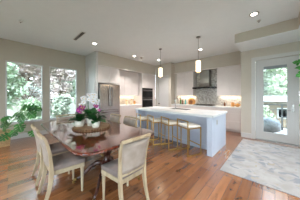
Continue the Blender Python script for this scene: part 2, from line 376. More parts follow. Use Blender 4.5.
# ------------------------------------------------------------ ceiling fittings
DL = None
spots = [(-4.29, 1.93, 'round recessed ceiling light beside the corner of the tall white cabinets'),
         (-4.39, 3.70, 'small recessed ceiling light in front of the cabinets beside the refrigerator'),
         (-4.03, 4.90, 'recessed ceiling light deep in the kitchen near the pantry door, left of a pendant'),
         (-2.00, 4.83, 'recessed ceiling light in front of the range hood, right of the near pendant'),
         (-.32, 3.51, 'largest recessed ceiling light, over the pale rug by the soffit'),
         (-.3, .9, None), (-2.3, -1.2, None), (-4.4, -1.6, None), (1.4, 1.6, None)]  # entries without a label are unseen extra lights, added to brighten the room
for x, y, lab in spots:
    if DL is None:
        t = thing('downlight', lab, 'ceiling light', (x, y, H-.012), 0, 'recessed ceiling lights')
        MB().lathe([(.052, .012), (.052, .002), (.056, 0), (.085, 0), (.088, .0118)], n=28, cap=False).build('trim_ring', 'trim', t, smooth=True)
        MB().lathe([(.0, .006), (.0515, .006), (.0515, .0118)], n=28, cap=False).build('diffuser', 'bulb', t)
        DL = t
    else:
        t = copy_tree(DL); t.location = (x, y, H-.012); t['label'] = lab or 'added unseen ceiling light behind the viewer, brightening the room'
    ld = bpy.data.lights.new('downlight_lamp', 'SPOT'); ld.spot_size = math.radians(105); ld.spot_blend = .8; ld.shadow_soft_size = .05; ld.energy = LAMP_W; ld.color = (1, .95, .91)
    lo = bpy.data.objects.new('downlight_lamp', ld); COL.objects.link(lo); lo.parent = t; lo.location = (0, 0, -.004)
def detector(name, x, y, lab, cat, r):
    t = thing(name, lab, cat, (x, y, H-.03))
    MB().lathe([(r*.3, 0), (r*.8, .004), (r, .014), (r, .0298)], n=20).build('housing', 'trim', t, smooth=True)
    MB().lathe([(r*.28, -.012), (r*.3, -.001)], n=12).build('sensor', 'dark', t)
detector('sprinkler_head', -4.23, .20, 'tiny dark-centred sprinkler head on the ceiling above the first window', 'sprinkler', .035)
detector('smoke_detector', -4.34, 4.07, 'small detector on the ceiling between two recessed lights in the kitchen', 'detector', .05)
detector('sprinkler_head', -.265, 3.89, 'small dark sprinkler head on the ceiling beside the soffit by the glass door', 'sprinkler', .035)
t = thing('ceiling_vent', 'long dark slot air vent in the ceiling before the windows', 'vent', (-4.09, 1.39, H-.008))
box(-.36, .36, -.05, .05, 0, .0078).build('vent_frame', 'trim', t)
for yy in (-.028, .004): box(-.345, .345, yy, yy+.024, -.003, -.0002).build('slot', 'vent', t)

# pendants
def pendant(x, y, lab):
    t = thing('pendant_lamp', lab, 'pendant lamp', (x, y, 2.05), 0, 'glass pendants over the island')
    m = MB(); m.lathe([(.062, .0), (.066, .02), (.066, .30), (.0655, .30)], n=24, cap=False)
    m.build('lamp_shade', 'pglass', t, smooth=True)
    MB().lathe([(.07, .30), (.07, .315), (.03, .33), (.012, .35)], n=20).build('cap', 'nickel', t, smooth=True)
    MB().sweep([(0, 0, .34), (0, 0, .98)], .005, n=8).build('rod', 'dark', t)
    MB().lathe([(.02, .965), (.06, .975), (.06, .9985)], n=20).build('canopy', 'nickel', t, smooth=True)
    MB().lathe([(.001, .07), (.02, .09), (.024, .14), (.014, .2), (.012, .3)], n=12).build('light_bulb', 'warmbulb', t, smooth=True)
    ld = bpy.data.lights.new('pendant_light', 'POINT'); ld.energy = 1.5; ld.color = (1, .8, .58); ld.shadow_soft_size = .05
    lo = bpy.data.objects.new('pendant_light', ld); COL.objects.link(lo); lo.parent = t; lo.location = (0, 0, -.04)
pendant(-3.03, 3.79, 'warm glowing glass cylinder pendant over the far end of the island by the pantry door')
pendant(-1.62, 3.77, 'warm glowing glass cylinder pendant over the near end of the island before the range hood')

# ------------------------------------------------------------ fridge wall cabinetry
def strip(x0, x1, y0, y1, z, parent, power):
    box(x0, x1, y0, y1, z-.012, z-.001).build('light_strip', 'led', parent, world=True)
    ld = bpy.data.lights.new('undercabinet_light', 'AREA'); ld.shape = 'RECTANGLE'; ld.size = x1-x0; ld.size_y = y1-y0; ld.energy = power; ld.color = (1, .86, .68)
    lo = bpy.data.objects.new('undercabinet_light', ld); COL.objects.link(lo); lo.parent = parent
    lo.location = Vector(((x0+x1)/2, (y0+y1)/2, z-.016))-Vector(parent.location)
# refrigerator
FY0, FY1 = 2.39, 3.30
t = thing('refrigerator', 'stainless steel french door refrigerator set between white cabinets', 'refrigerator', (-5.2, (FY0+FY1)/2, 0))
box(-5.54, -4.93, FY0, FY1, .05, 1.82).build('body', 'dark', t, world=True)
ym = (FY0+FY1)/2
for a, b in ((FY0+.003, ym-.002), (ym+.002, FY1-.003)):
    d = box(-4.929, -4.87, a, b, .78, 1.81).build('door', 'steel', t, world=True, bevel=.006)
    hy = b-.05 if b < ym+.01 else a+.05
    MB().sweep([(-4.87, hy, .95), (-4.82, hy, .95), (-4.82, hy, 1.68), (-4.87, hy, 1.68)], .016, n=8).build('handle', 'ovensteel', d, world=False).location = -Vector(t.location)
d = box(-4.929, -4.87, FY0+.003, FY1-.003, .12, .773).build('drawer', 'steel', t, world=True, bevel=.006)
MB().sweep([(-4.87, FY0+.08, .7), (-4.81, FY0+.08, .7), (-4.81, FY1-.08, .7), (-4.87, FY1-.08, .7)], .016, n=8).build('handle', 'ovensteel', d).location = -Vector(t.location)
box(-5.5, -4.9, FY0+.01, FY1-.01, .001, .05).build('kick_grille', 'dark', t, world=True)
def slabdoor_x(y0, y1, z0, z1, x, t, name='door', mt='cab'):
    return box(x, x+.02, y0+.003, y1-.003, z0+.003, z1-.003).build(name, mt, t, world=True, bevel=.0015)
def slabdoor_y(x0, x1, z0, z1, y, t, name='door', mt='cab'):
    return box(x0+.003, x1-.003, y-.02, y, z0+.003, z1-.003).build(name, mt, t, world=True, bevel=.0015)
ZT = 2.50
t = thing('wall_cabinet', 'white two door cabinet over the stainless refrigerator', 'cabinet', (-5.2, ym, 1.85))
box(-5.54, -4.951, FY0-.028, FY1+.02, 1.85, ZT).build('body', 'cab', t, world=True)
slabdoor_x(FY0-.028, ym, 1.86, ZT-.01, -4.95, t); slabdoor_x(ym, FY1+.02, 1.86, ZT-.01, -4.95, t)
# nook
NY0, NY1 = FY1+.022, 4.66
t = thing('wall_cabinet', 'white recessed upper cabinet in the lit nook between refrigerator and ovens', 'cabinet', (-5.4, 4.0, 1.36))
box(-5.558, -5.20, NY0, NY1-.001, 1.36, 2.53).build('body', 'cab', t, world=True)
for a in range(3):
    wd = (NY1-NY0)/3; slabdoor_x(NY0+a*wd, NY0+(a+1)*wd, 1.35, 2.39, -5.199, t)
strip(-5.5, -5.44, NY0+.05, NY1-.05, 1.36, t, 2.2)
t = thing('base_cabinet', 'white drawer base cabinet under the lit counter nook', 'cabinet', (-5.2, 4.0, 0))
box(-5.558, -4.951, NY0, NY1-.001, .1, .879).build('body', 'cab', t, world=True)
box(-5.5, -5.0, NY0+.001, NY1-.002, .001, .099).build('toe_kick', 'trim', t, world=True)
for a in range(2):
    wd = (NY1-NY0)/2
    for z0, z1 in ((.1, .38), (.38, .66), (.66, .875)): slabdoor_x(NY0+a*wd, NY0+(a+1)*wd, z0, z1, -4.95, t, 'drawer')
o = box(-5.558, -4.925, NY0, NY1-.001, .881, .92).build('worktop', 'quartz', bevel=.002); tag(o, 'white stone worktop in the lit nook left of the ovens', 'worktop')
o = box(-5.559, -5.551, NY0, NY1-.001, .921, 1.348).build('backsplash', 'tile2'); tag(o, 'cream tiled backsplash of the small counter nook beside the ovens', 'backsplash')
# oven tower
TY0, TY1 = 4.665, 5.50
t = thing('oven_cabinet', 'tall white cabinet housing the two built-in wall ovens', 'cabinet', (-5.2, 5.08, 0))
m = MB(); m.box(-5.558, -4.951, TY0, TY0+.02, 0, ZT); m.box(-5.558, -4.951, TY1-.02, TY1, 0, ZT); m.box(-5.558, -4.951, TY0+.02, TY1-.02, 1.76, ZT)
m.box(-5.558, -4.951, TY0+.02, TY1-.02, .08, .72); m.box(-5.558, -5.54, TY0+.02, TY1-.02, .72, 1.76); m.box(-5.558, -4.951, TY1, YP-.001, 0, ZT)
m.build('body', 'cab', t, world=True)
slabdoor_x(TY0, 5.08, 1.76, ZT-.01, -4.95, t); slabdoor_x(5.08, TY1, 1.76, ZT-.01, -4.95, t); slabdoor_x(TY0, TY1, .1, .40, -4.95, t, 'drawer'); slabdoor_x(TY0, TY1, .40, .71, -4.95, t, 'drawer')
slabdoor_x(TY1, YP-.002, .1, ZT-.01, -4.95, t, 'filler_panel')
o = MB().box(-4.951, -4.915, 2.365, YP-.002, 2.501, 2.533).build('cornice', 'cab', bevel=.004); tag(o, 'thin white cornice running over the refrigerator side cabinets', 'cornice')
def oven(z0, z1, lab, nm, ctrl):
    t = thing(nm, lab, 'oven', (-5.2, 5.08, z0))
    box(-5.5, -4.95, TY0+.03, TY1-.03, z0, z1).build('body', 'dark', t, world=True)
    zc = z1-ctrl
    p = box(-4.949, -4.925, TY0+.03, TY1-.03, zc+.003, z1).build('control_panel', 'ovensteel', t, world=True, bevel=.003)
    box(-4.9248, -4.923, TY0+.05, TY1-.05, zc+.012, z1-.012).build('display', 'black', p).location = -Vector(t.location)
    d = box(-4.949, -4.92, TY0+.03, TY1-.03, z0+.002, zc).build('door', 'ovensteel', t, world=True, bevel=.003)
    box(-4.9198, -4.917, TY0+.045, TY1-.045, z0+.02, zc-.075).build('window', 'black', d).location = -Vector(t.location)
    MB().sweep([(-4.92, TY0+.09, zc-.045), (-4.88, TY0+.09, zc-.045), (-4.88, TY1-.09, zc-.045), (-4.92, TY1-.09, zc-.045)], .011, n=8).build('handle', 'chrome', d).location = -Vector(t.location)
oven(1.27, 1.755, 'upper built-in microwave oven with dark glass front', 'microwave_oven', .09)
oven(.725, 1.262, 'lower built-in wall oven with dark glass window and steel bar', 'wall_oven', .06)

# ------------------------------------------------------------ range wall cabinetry
YF = 5.74
for x0, xm, x1, lab in ((-3.73, -3.27, -2.83, 'white two door upper cabinet left of the range hood'), (-1.785, -1.30, XE-.002, 'white two door upper cabinet right of the range hood')):
    t = thing('wall_cabinet', lab, 'cabinet', ((x0+x1)/2, 6.2, 1.36))
    box(x0, x1, YC+.001, YB-.002, 1.36, ZT).build('body', 'cab', t, world=True)
    slabdoor_y(x0, xm, 1.35, ZT-.01, YC, t); slabdoor_y(xm, x1, 1.35, ZT-.01, YC, t)
    strip(x0+.04, x1-.04, 6.24, 6.30, 1.36, t, 2.4)
o = MB().box(-3.866, XE-.002, YC-.05, YC-.001, 2.501, 2.533).build('cornice', 'cab', bevel=.004); tag(o, 'thin white cornice running over the range wall cabinets', 'cornice')
o = box(-2.829, -1.786, YB-.012, YB-.002, .921, 2.533).build('backsplash', 'tile'); tag(o, 'grey and white marble mosaic backsplash behind the range hood', 'backsplash')
for xa, xb, lab in ((-3.733, -2.831, 'pale tiled backsplash behind the cutting boards'), (-1.784, XE-.002, 'pale tiled backsplash lit warm beside the entry wall')):
    o = box(xa, xb, YB-.012, YB-.002, .921, 1.358).build('backsplash', 'tile2' if xa < -3 else 'tile'); tag(o, lab, 'backsplash')
bx = [(-3.865, -2.83, 2, 'white base cabinet with drawers left of the cooktop'), (-2.828, -1.787, 1, 'white base cabinet with wide drawers under the cooktop'), (-1.785, XE-.002, 2, 'white base cabinet with drawers beside the entry wall')]
for x0, x1, nn, lab in bx:
    t = thing('base_cabinet', lab, 'cabinet', ((x0+x1)/2, 6.05, 0))
    box(x0, x1, YF+.001, YB-.02, .1, .879).build('body', 'cab', t, world=True)
    box(x0+.001, x1-.001, YF+.07, YB-.03, .001, .099).build('toe_kick', 'cab', t, world=True)
    wd = (x1-x0)/nn
    for a in range(nn):
        for z0, z1 in ((.1, .40), (.40, .69), (.71, .875)): slabdoor_y(x0+a*wd, x0+(a+1)*wd, z0, z1, YF, t, 'drawer')
o = box(-3.866, XE-.001, YF-.035, YB-.013, .881, .92).build('worktop', 'quartz', bevel=.002); tag(o, 'long white stone worktop along the range wall', 'worktop')
# cooktop
t = thing('cooktop', 'black gas cooktop on the worktop under the hood', 'cooktop', (-2.31, 6.02, .921))
box(-.43, .43, -.25, .25, 0, .012).build('glass_plate', 'black', t, bevel=.004)
for gx in (-.28, 0, .28):
    m = MB()
    for q in (-.11, 0, .11): m.box(gx+q-.006, gx+q+.006, -.2, .2, .04, .052)
    for q in (-.2, 0, .19): m.box(gx-.125, gx+.125, q, q+.012, .034, .046)
    for q in (-.12, .11):
        for r in (-.2, .19): m.box(gx+q, gx+q+.01, r, r+.01, .0125, .04)
    m.build('pan_grate', 'dark', t)
for kx in (-.3, -.15, 0, .15, .3): MB().lathe([(.018, .0125), (.016, .03)], (kx, -.228, 0), n=12).build('knob', 'steel', t)
# hood
t = thing('range_hood', 'stainless chimney range hood with a flat dark glass visor', 'range hood', (-2.32, 6.2, 1.67))
m = MB(); m.prism([(-2.80, 5.86), (-1.84, 5.86), (-1.84, 6.36), (-2.80, 6.36)], 1.67, 1.735)
m.build('visor', 'black', t, world=True, bevel=.004)
m = MB(); P = []
for z, x0, x1, y0 in ((1.7355, -2.62, -2.02, 5.98), (1.80, -2.56, -2.10, 6.03), (1.92, -2.53, -2.13, 6.07), (2.52, -2.53, -2.13, 6.07)):
    P += [(x0, y0, z), (x1, y0, z), (x1, 6.365, z), (x0, 6.365, z)]
F = [(3, 2, 1, 0), (12, 13, 14, 15)]
for i in range(3):
    for j in range(4): F.append((i*4+j, i*4+(j+1) % 4, i*4+4+(j+1) % 4, i*4+4+j))
m.raw(P, F).build('chimney', 'nickel', t, world=True, bevel=.003)
box(-2.7, -1.94, 5.9, 6.3, 1.662, 1.6695).build('filter', 'steel', t, world=True)

# ------------------------------------------------------------ island
IX0, IX1, IY0, IY1 = -3.55, -1.0, 3.06, 4.18
t = thing('kitchen_island', 'long pale kitchen island with recessed knee space for stools', 'kitchen island', ((IX0+IX1)/2, 3.6, 0))
box(IX0+.121, IX1-.121, 3.40, IY1-.02, .001, .863).build('body', 'island', t, world=True)
for a, b in ((IX0, IX0+.12), (IX1-.12, IX1)): box(a, b, IY0, IY1-.02, .001, .863).build('end_panel', 'island', t, world=True, bevel=.003)
box(IX0+.122, IX1-.122, 3.385, 3.399, .001, .11).build('baseboard', 'island', t, world=True)
p = box(IX1+.0005, IX1+.006, 3.34, 3.41, .66, .78).build('outlet', 'trim', t, world=True, bevel=.002)
box(IX1+.0062, IX1+.008, 3.355, 3.395, .675, .765).build('socket', 'nickel', p).location = -Vector(t.location)
for a in range(4):
    wd = (IX1-IX0-.26)/4; x = IX0+.13+a*wd
    box(x+.002, x+wd-.002, IY1-.019, IY1, .1, .86).build('door', 'island', t, world=True)
SX0, SX1, SY0, SY1 = -2.62, -1.95, 3.72, 4.08
m = MB(); T0, T1 = .865, .915; x0, x1, y0, y1 = IX0-.02, IX1+.025, IY0-.035, IY1+.04
m.box(x0, x1, y0, SY0, T0, T1); m.box(x0, x1, SY1, y1, T0, T1); m.box(x0, SX0, SY0, SY1, T0, T1); m.box(SX1, x1, SY0, SY1, T0, T1)
o = m.build('island_worktop', 'quartz'); tag(o, 'pale polished stone slab on top of the kitchen island', 'worktop')
t = thing('kitchen_sink', 'steel sink set into the island worktop by the faucet', 'sink', ((SX0+SX1)/2, 3.9, .866))
m = MB(); m.box(SX0+.002, SX1-.002, SY0+.002, SY1-.002, .8655, .870); m.box(SX0+.002, SX0+.012, SY0+.002, SY1-.002, .870, .912); m.box(SX1-.012, SX1-.002, SY0+.002, SY1-.002, .870, .912)
m.box(SX0+.012, SX1-.012, SY0+.002, SY0+.012, .870, .912); m.box(SX0+.012, SX1-.012, SY1-.012, SY1-.002, .870, .912)
m.build('basin', 'steel', t, world=True)
MB().lathe([(.04, 0), (.042, .004), (.02, .005)], n=16).build('drain', 'chrome', t, smooth=True).location = (0, 0, .005)
# faucet
t = thing('faucet', 'tall arched chrome faucet on the kitchen island', 'faucet', (-2.33, 3.66, .915))
MB().lathe([(.028, 0.001), (.028, .01), (.018, .02), (.016, .06)], n=16).build('base', 'chrome', t, smooth=True)
pts = [(0, 0, .05), (0, 0, .28)]+[(0, .085-.085*math.cos(a), .28+.085*math.sin(a)) for a in [PI*i/10 for i in range(1, 11)]]+[(0, .17, .20)]
MB().sweep(pts, .0135, n=10).build('spout', 'chrome', t, smooth=True)
MB().sweep([(.016, 0, .05), (.05, 0, .06), (.07, 0, .11)], .007, n=8).build('lever', 'chrome', t, smooth=True)

# ------------------------------------------------------------ counter objects
def bottle(x, y, z, h, r, mt, lab, nm='bottle', capm='dark'):
    t = thing(nm, lab, 'bottle', (x, y, z+.001))
    MB().lathe([(r*.9, 0), (r, .01), (r, h*.6), (r*.7, h*.7), (r*.32, h*.78), (r*.3, h*.93)], n=16).build('body', mt, t, smooth=True)
    MB().lathe([(r*.36, h*.925), (r*.36, h)], n=12).build('cap', capm, t)
bottle(-3.62, 6.22, .92, .31, .045, 'glassG', 'green bottle on the worktop against the pantry corner')
bottle(-3.47, 6.16, .92, .27, .04, 'glassB', 'amber bottle between the green bottle and the teal one')
bottle(-3.33, 6.2, .92, .29, .04, 'glassT', 'teal bottle standing left of the cutting boards')
def cutting(x, y, w_, h_, mt, lab, round_=False, tilt=.14):
    t = thing('cutting_board', lab, 'cutting board', (x, y, .925))
    m = MB(); poly = []
    if round_:
        for i in range(28):
            a = 2*PI*i/28; poly.append((w_/2*math.cos(a), w_/2+w_/2*math.sin(a)))
    else:
        r = .03
        for cx, cy, a0 in ((w_/2-r, r, -PI/2), (w_/2-r, h_-r, 0), (-w_/2+r, h_-r, PI/2), (-w_/2+r, r, PI)):
            for i in range(5): a = a0+PI/2*i/4; poly.append((cx+r*math.cos(a), cy+r*math.sin(a)))
    m.prism(poly, -.009, .009)
    o = m.build('board', mt, t, bevel=.002); o.rotation_euler = (PI/2-tilt, 0, 0)
    m = MB(); top = h_; pts = [(-.018, top-.002), (.018, top-.002), (.02, top+.06), (0, top+.075), (-.02, top+.06)]
    m.prism(pts, -.007, .007); o = m.build('handle', mt, t, bevel=.002); o.rotation_euler = (PI/2-tilt, 0, 0)
cutting(-3.10, 6.27, .24, .30, 'board', 'tall light maple cutting board leaning on the backsplash')
cutting(-2.94, 6.20, .26, .26, 'board', 'round wooden cutting board leaning beside the cooktop', True)
cutting(-3.02, 6.13, .18, .20, 'board2', 'small darker wooden board leaning before the maple board')
def canister(x, y, z, h, r, mt, lab, nm='canister', lid='board'):
    t = thing(nm, lab, nm.replace('_', ' '), (x, y, z+.001))
    MB().lathe([(r*.92, 0), (r, .008), (r, h*.9), (r*.95, h*.92)], n=18).build('body', mt, t, smooth=True)
    MB().lathe([(r*1.02, h*.92), (r*1.02, h*.97), (r*.3, h*.985), (r*.2, h*1.07)], n=18).build('lid', lid, t, smooth=False)
canister(-5.3, 3.98, .92, .20, .06, 'cream', 'cream lidded canister on the left of the nook counter')
canister(-5.28, 4.28, .92, .24, .065, 'cream', 'taller cream lidded canister, middle one on the nook counter')
canister(-5.3, 4.48, .92, .17, .055, 'board', 'short wooden canister nearest the ovens in the nook')
bottle(-1.52, 6.13, .92, .19, .035, 'glassB', 'small dark brown bottle on the worktop right of the cooktop')
canister(-1.24, 6.16, .92, .16, .06, 'board', 'round golden wooden jar on the right worktop', 'jar')
t = thing('wooden_bowl', 'golden wooden bowl beside the jar on the right worktop', 'bowl', (-1.06, 6.08, .921))
MB().lathe([(.04, 0), (.045, .01), (.09, .05), (.11, .09), (.10, .088), (.08, .05), (.03, .02)], n=22, cap=True).build('body', 'board', t, smooth=True)
for i, (a, b, mm) in enumerate(((-.03, 0, 'lemon'), (.035, .02, 'lemon'), (0, -.035, 'lemon'))):
    pass
M['rail'] = mat('washed_out_grey_metal', (96, 98, 100), .6)  # railing's black raised to grey, washed-out daylight look put into the colour
M['lemon'] = mat('lemon_peel', (226, 170, 70), .5, bump=.2, bscale=120)
for (a, b, zz) in ((-.035, 0, .075), (.035, .025, .078), (.01, -.03, .105)):
    o = MB().lathe([(.002, -.036), (.018, -.03), (.032, -.01), (.032, .01), (.018, .03), (.002, .036)], n=14).build('orange_fruit', 'lemon', smooth=True)
    o.location = (-1.06+a, 6.08+b, .921+zz); tag(o, 'orange citrus fruit piled in the golden wooden bowl', 'fruit', 'citrus in the wooden bowl')
# paper towel / small plant on right: vase with twigs
t = thing('stoneware_vase', 'small cream vase on the worktop next to the entry wall', 'vase', (-.92, 6.2, .921))
MB().lathe([(.03, 0), (.05, .04), (.05, .09), (.025, .14), (.03, .17)], n=18).build('body', 'cream', t, smooth=True)

# ------------------------------------------------------------ rug
o = box(-.73, 2.35, 2.62, 5.02, .001, .011).build('area_rug', 'rug', bevel=.003); tag(o, 'large faded beige and blue grey area rug before the glass door', 'rug')

# ------------------------------------------------------------ bar stools
def make_stool():
    t = thing('bar_stool', 'x', 'bar stool', (0, 0, 0), 0, 'brass stools along the island')
    w2, d2, zs, zb = .205, .18, .62, .785; r = .0105
    for s in (-1, 1):
        m = MB(); m.box(s*w2-r, s*w2+r, -d2-r, d2+r, .001, .022)
        m.build('floor_rail', 'gold', t, bevel=.002)
        box(s*w2-r, s*w2+r, -d2-r, -d2+r, .0225, zb).build('leg', 'gold', t, bevel=.002)
        box(s*w2-r, s*w2+r, d2-r, d2+r, .0225, zs+.01).build('leg', 'gold', t, bevel=.002)
    box(-w2+r, w2-r, -d2-r, -d2+r, zb-.021, zb).build('back_bar', 'gold', t, bevel=.002)
    box(-w2+r, w2-r, d2-r, d2+r, .19, .211).build('footrest', 'gold', t, bevel=.002)
    m = MB(); m.box(-w2+r, w2-r, -d2-r, -d2+r, zs-.02, zs); m.box(-w2+r, w2-r, d2-r, d2+r, zs-.02, zs)
    for s in (-1, 1): m.box(s*w2-r, s*w2+r, -d2+r, d2-r, zs-.02, zs)
    m.build('seat_frame', 'gold', t)
    box(-w2+.012, w2-.012, -d2+.012, d2+.012, zs+.001, zs+.052).build('seat', 'seatw', t, bevel=.018, seg=4)
    return t
st = make_stool()
labs = ['nearest brass framed bar stool, in front of the right end of the island', 'second brass framed bar stool from the right end of the island', 'third brass framed bar stool, counted from the right end of the island', 'farthest brass framed bar stool at the left end of the island']
for i in range(4):
    s = st if i == 0 else copy_tree(st)
    s.location = (-1.509-.51*i, 2.96, 0); s.rotation_euler = (0, 0, math.radians(-25)); s['label'] = labs[i]

# ------------------------------------------------------------ dining table
TX0, TX1, TY_0, TY_1 = -3.72, -1.34, .46, 1.68
cx, cy = (TX0+TX1)/2, (TY_0+TY_1)/2
def rrect(x0, x1, y0, y1, r, n=8):
    P = []
    for ax, ay, a0 in ((x1-r, y0+r, -PI/2), (x1-r, y1-r, 0), (x0+r, y1-r, PI/2), (x0+r, y0+r, PI)):
        for i in range(n+1): a = a0+PI/2*i/n; P.append((ax+r*math.cos(a), ay+r*math.sin(a)))
    return P
t = thing('dining_table', 'long polished mahogany dining table with rounded corners and pedestal legs', 'dining table', (cx, cy, 0))
m = MB(); n0 = None
prof = [(-.03, .722), (-.008, .728), (0, .738), (0, .748), (-.006, .757), (-.018, .76)]
rings = [rrect(TX0-cx-d, TX1-cx+d, TY_0-cy-d, TY_1-cy+d, .24+d) for d, z in prof]
vs = []; fs = []; N = len(rings[0])
for (d, z), R in zip(prof, rings): vs += [(x, y, z) for x, y in R]
for i in range(len(prof)-1):
    for j in range(N): fs.append((i*N+j, i*N+(j+1) % N, (i+1)*N+(j+1) % N, (i+1)*N+j))
fs.append(tuple(reversed(range(N)))); fs.append(tuple((len(prof)-1)*N+j for j in range(N)))
m.raw(vs, fs).build('tabletop', 'mahog', t)
m = MB(); q = rrect(TX0-cx+.22, TX1-cx-.22, TY_0-cy+.2, TY_1-cy-.2, .08)
m.prism(q, .665, .7215); m.build('apron', 'mahog2', t)
for px in (-.60, .60):
    m = MB(); m.lathe([(.09, .25), (.11, .29), (.075, .33), (.05, .36), (.05, .42), (.068, .46), (.078, .50), (.06, .57), (.05, .60), (.075, .63), (.14, .664)], (px, 0, 0), n=20)
    ped = m.build('pedestal', 'mahog2', t, smooth=True)
    for ax, ay in ((-1, -1), (1, -1), (-1, 1), (1, 1)):
        dx, dy = ax*.66, ay*.75
        pts = [(.05, .29), (.15, .30), (.25, .24), (.33, .15), (.40, .085), (.46, .06)]
        m = MB(); m.sweep([(px+dx*d, dy*d, z) for d, z in pts], [(.026, .04), (.026, .036), (.024, .03), (.02, .024), (.018, .02), (.016, .016)], n=10)
        lg = m.build('leg', 'mahog2', ped, smooth=True)
        if True:
            m = MB(); m.sweep([(px+dx*.455, dy*.455, .06), (px+dx*.50, dy*.50, .05)], [.021, .018], n=10)
            m.lathe([(.01, .001), (.022, .006), (.022, .03), (.01, .036)], (px+dx*.50, dy*.50, 0), n=12)
            m.build('caster', 'brass', t, smooth=True)

# ------------------------------------------------------------ dining chairs
def make_chair(um='uphol'):
    t = thing('dining_chair', 'x', 'dining chair', (0, 0, 0), 0, 'dining chairs around the mahogany table')
    # front legs, turned
    for s in (-1, 1):
        MB().lathe([(.012, .001), (.017, .012), (.013, .03), (.015, .06), (.02, .27), (.024, .30), (.017, .31), (.026, .325), (.026, .34), (.022, .345), (.022, .40)], (s*.19, .19, 0), n=14).build('leg', 'chairwood', t, smooth=True)
    # rear sabre legs continuing to back posts
    prof = [(-.245, .001, .186), (-.222, .07, .185), (-.19, .18, .183), (-.17, .30, .182), (-.165, .42, .184), (-.17, .52, .191), (-.185, .65, .20), (-.21, .76, .208), (-.235, .835, .211), (-.255, .865, .212)]
    for s in (-1, 1):
        MB().sweep([(s*x, y, z) for y, z, x in prof], [(.014, .016), (.015, .018), (.016, .021), (.017, .024), (.017, .024), (.015, .019), (.014, .016), (.013, .014), (.013, .014), (.010, .012)], n=4, square=True, up=(1, 0, 0)).build('leg', 'chairwood', t, bevel=.004)
    # seat frame
    poly = [(-.215, .215), (-.168, -.165), (.168, -.165), (.215, .215)]
    poly = list(reversed(poly))
    MB().prism(poly, .345, .402).build('seat_frame', 'chairwood', t, bevel=.008)
    # seat cushion as a crowned grid
    vs = []; fs = []; n = 10
    for k, (zz) in enumerate((.4025, .455)):
        for i in range(n+1):
            for j in range(n+1):
                u, v = i/n*2-1, j/n*2-1
                wv = .212+.018*v if v > -1 else .19
                x = u*(.19+.022*v); y = .025+v*.192
                e = max(abs(u), abs(v)); z = zz if k == 0 else zz+.04*(1-u**4)*(1-v**4)
                if k == 0: x *= 1.0
                vs.append((x, y, z))
    W = n+1; off = W*W
    for i in range(n):
        for j in range(n):
            a = i*W+j; fs.append((a, a+1, a+W+1, a+W)); fs.append((off+a, off+a+W, off+a+W+1, off+a+1))
    edge = [i*W for i in range(W)]+[n*W+j for j in range(1, W)]+[i*W+n for i in range(n-1, -1, -1)]+[j for j in range(n-1, 0, -1)]
    for a, b in zip(edge, edge[1:]+edge[:1]): fs.append((a, b, b+off, a+off))
    MB().raw(vs, fs).build('seat', 'uphol2', t, smooth=True, bevel=.006)
    # upholstered back, follows the posts
    rows = [(-.165, .47, .172), (-.17, .52, .178), (-.185, .65, .188), (-.21, .76, .196), (-.228, .82, .199)]
    vs = []; fs = []; n = 10
    for side in (0, 1):
        for (y, z, x) in rows:
            for i in range(n+1):
                u = i/n*2-1
                bow = -.018*(1-u*u)
                th = .02+.008*(1-u**4)
                vs.append((u*x, y+bow+(th if side else -th*.8), z))
    W = n+1; R = len(rows); off = W*R
    for r in range(R-1):
        for i in range(n):
            a = r*W+i; fs.append((a, a+1, a+W+1, a+W)); fs.append((off+a, off+a+W, off+a+W+1, off+a+1))
    edge = [i for i in range(W)]+[r*W+n for r in range(1, R)]+[(R-1)*W+i for i in range(n-1, -1, -1)]+[r*W for r in range(R-2, 0, -1)]
    for a, b in zip(edge, edge[1:]+edge[:1]): fs.append((b, a, a+off, b+off))
    MB().raw(vs, fs).build('backrest', um, t, smooth=True)
    # top and bottom rails, bowed
    def rail(y, z, x, rr, yo=0): return MB().sweep([(u*x, y-.02*(1-u*u), z+.006*(1-u*u)) for u in [k/8*2-1 for k in range(9)]], [rr]*9, square=True, up=(0, 0, 1))
    rail(-.246, .850, .216, (.018, .014)).build('top_rail', 'chairwood', t, bevel=.006)
    rail(-.163, .452, .178, (.015, .016)).build('back_rail', 'chairwood', t, bevel=.004)
    return t
ch = make_chair()
spec = [(-1.41, 1.03, 90, 'cream wood dining chair seen from behind at the near end of the table'),
        (-2.18, .53, 0, 'dining chair nearest the viewer on the left long side of the table, seat fully seen'),
        (-2.78, .53, 0, 'dining chair directly behind the nearest one on the left long side of the table'),
        (-3.60, 1.02, -90, 'dining chair at the far end of the table under the second window'),
        (-3.00, 1.66, 180, 'pale dining chair across the table standing before the refrigerator'),
        (-2.38, 1.66, 180, 'pale dining chair across the table nearest the bar stools')]
for i, (x, y, r, lab) in enumerate(spec):
    c = ch if i == 0 else copy_tree(ch)
    c.location = (x, y, 0); c.rotation_euler = (0, 0, math.radians(r)); c['label'] = lab

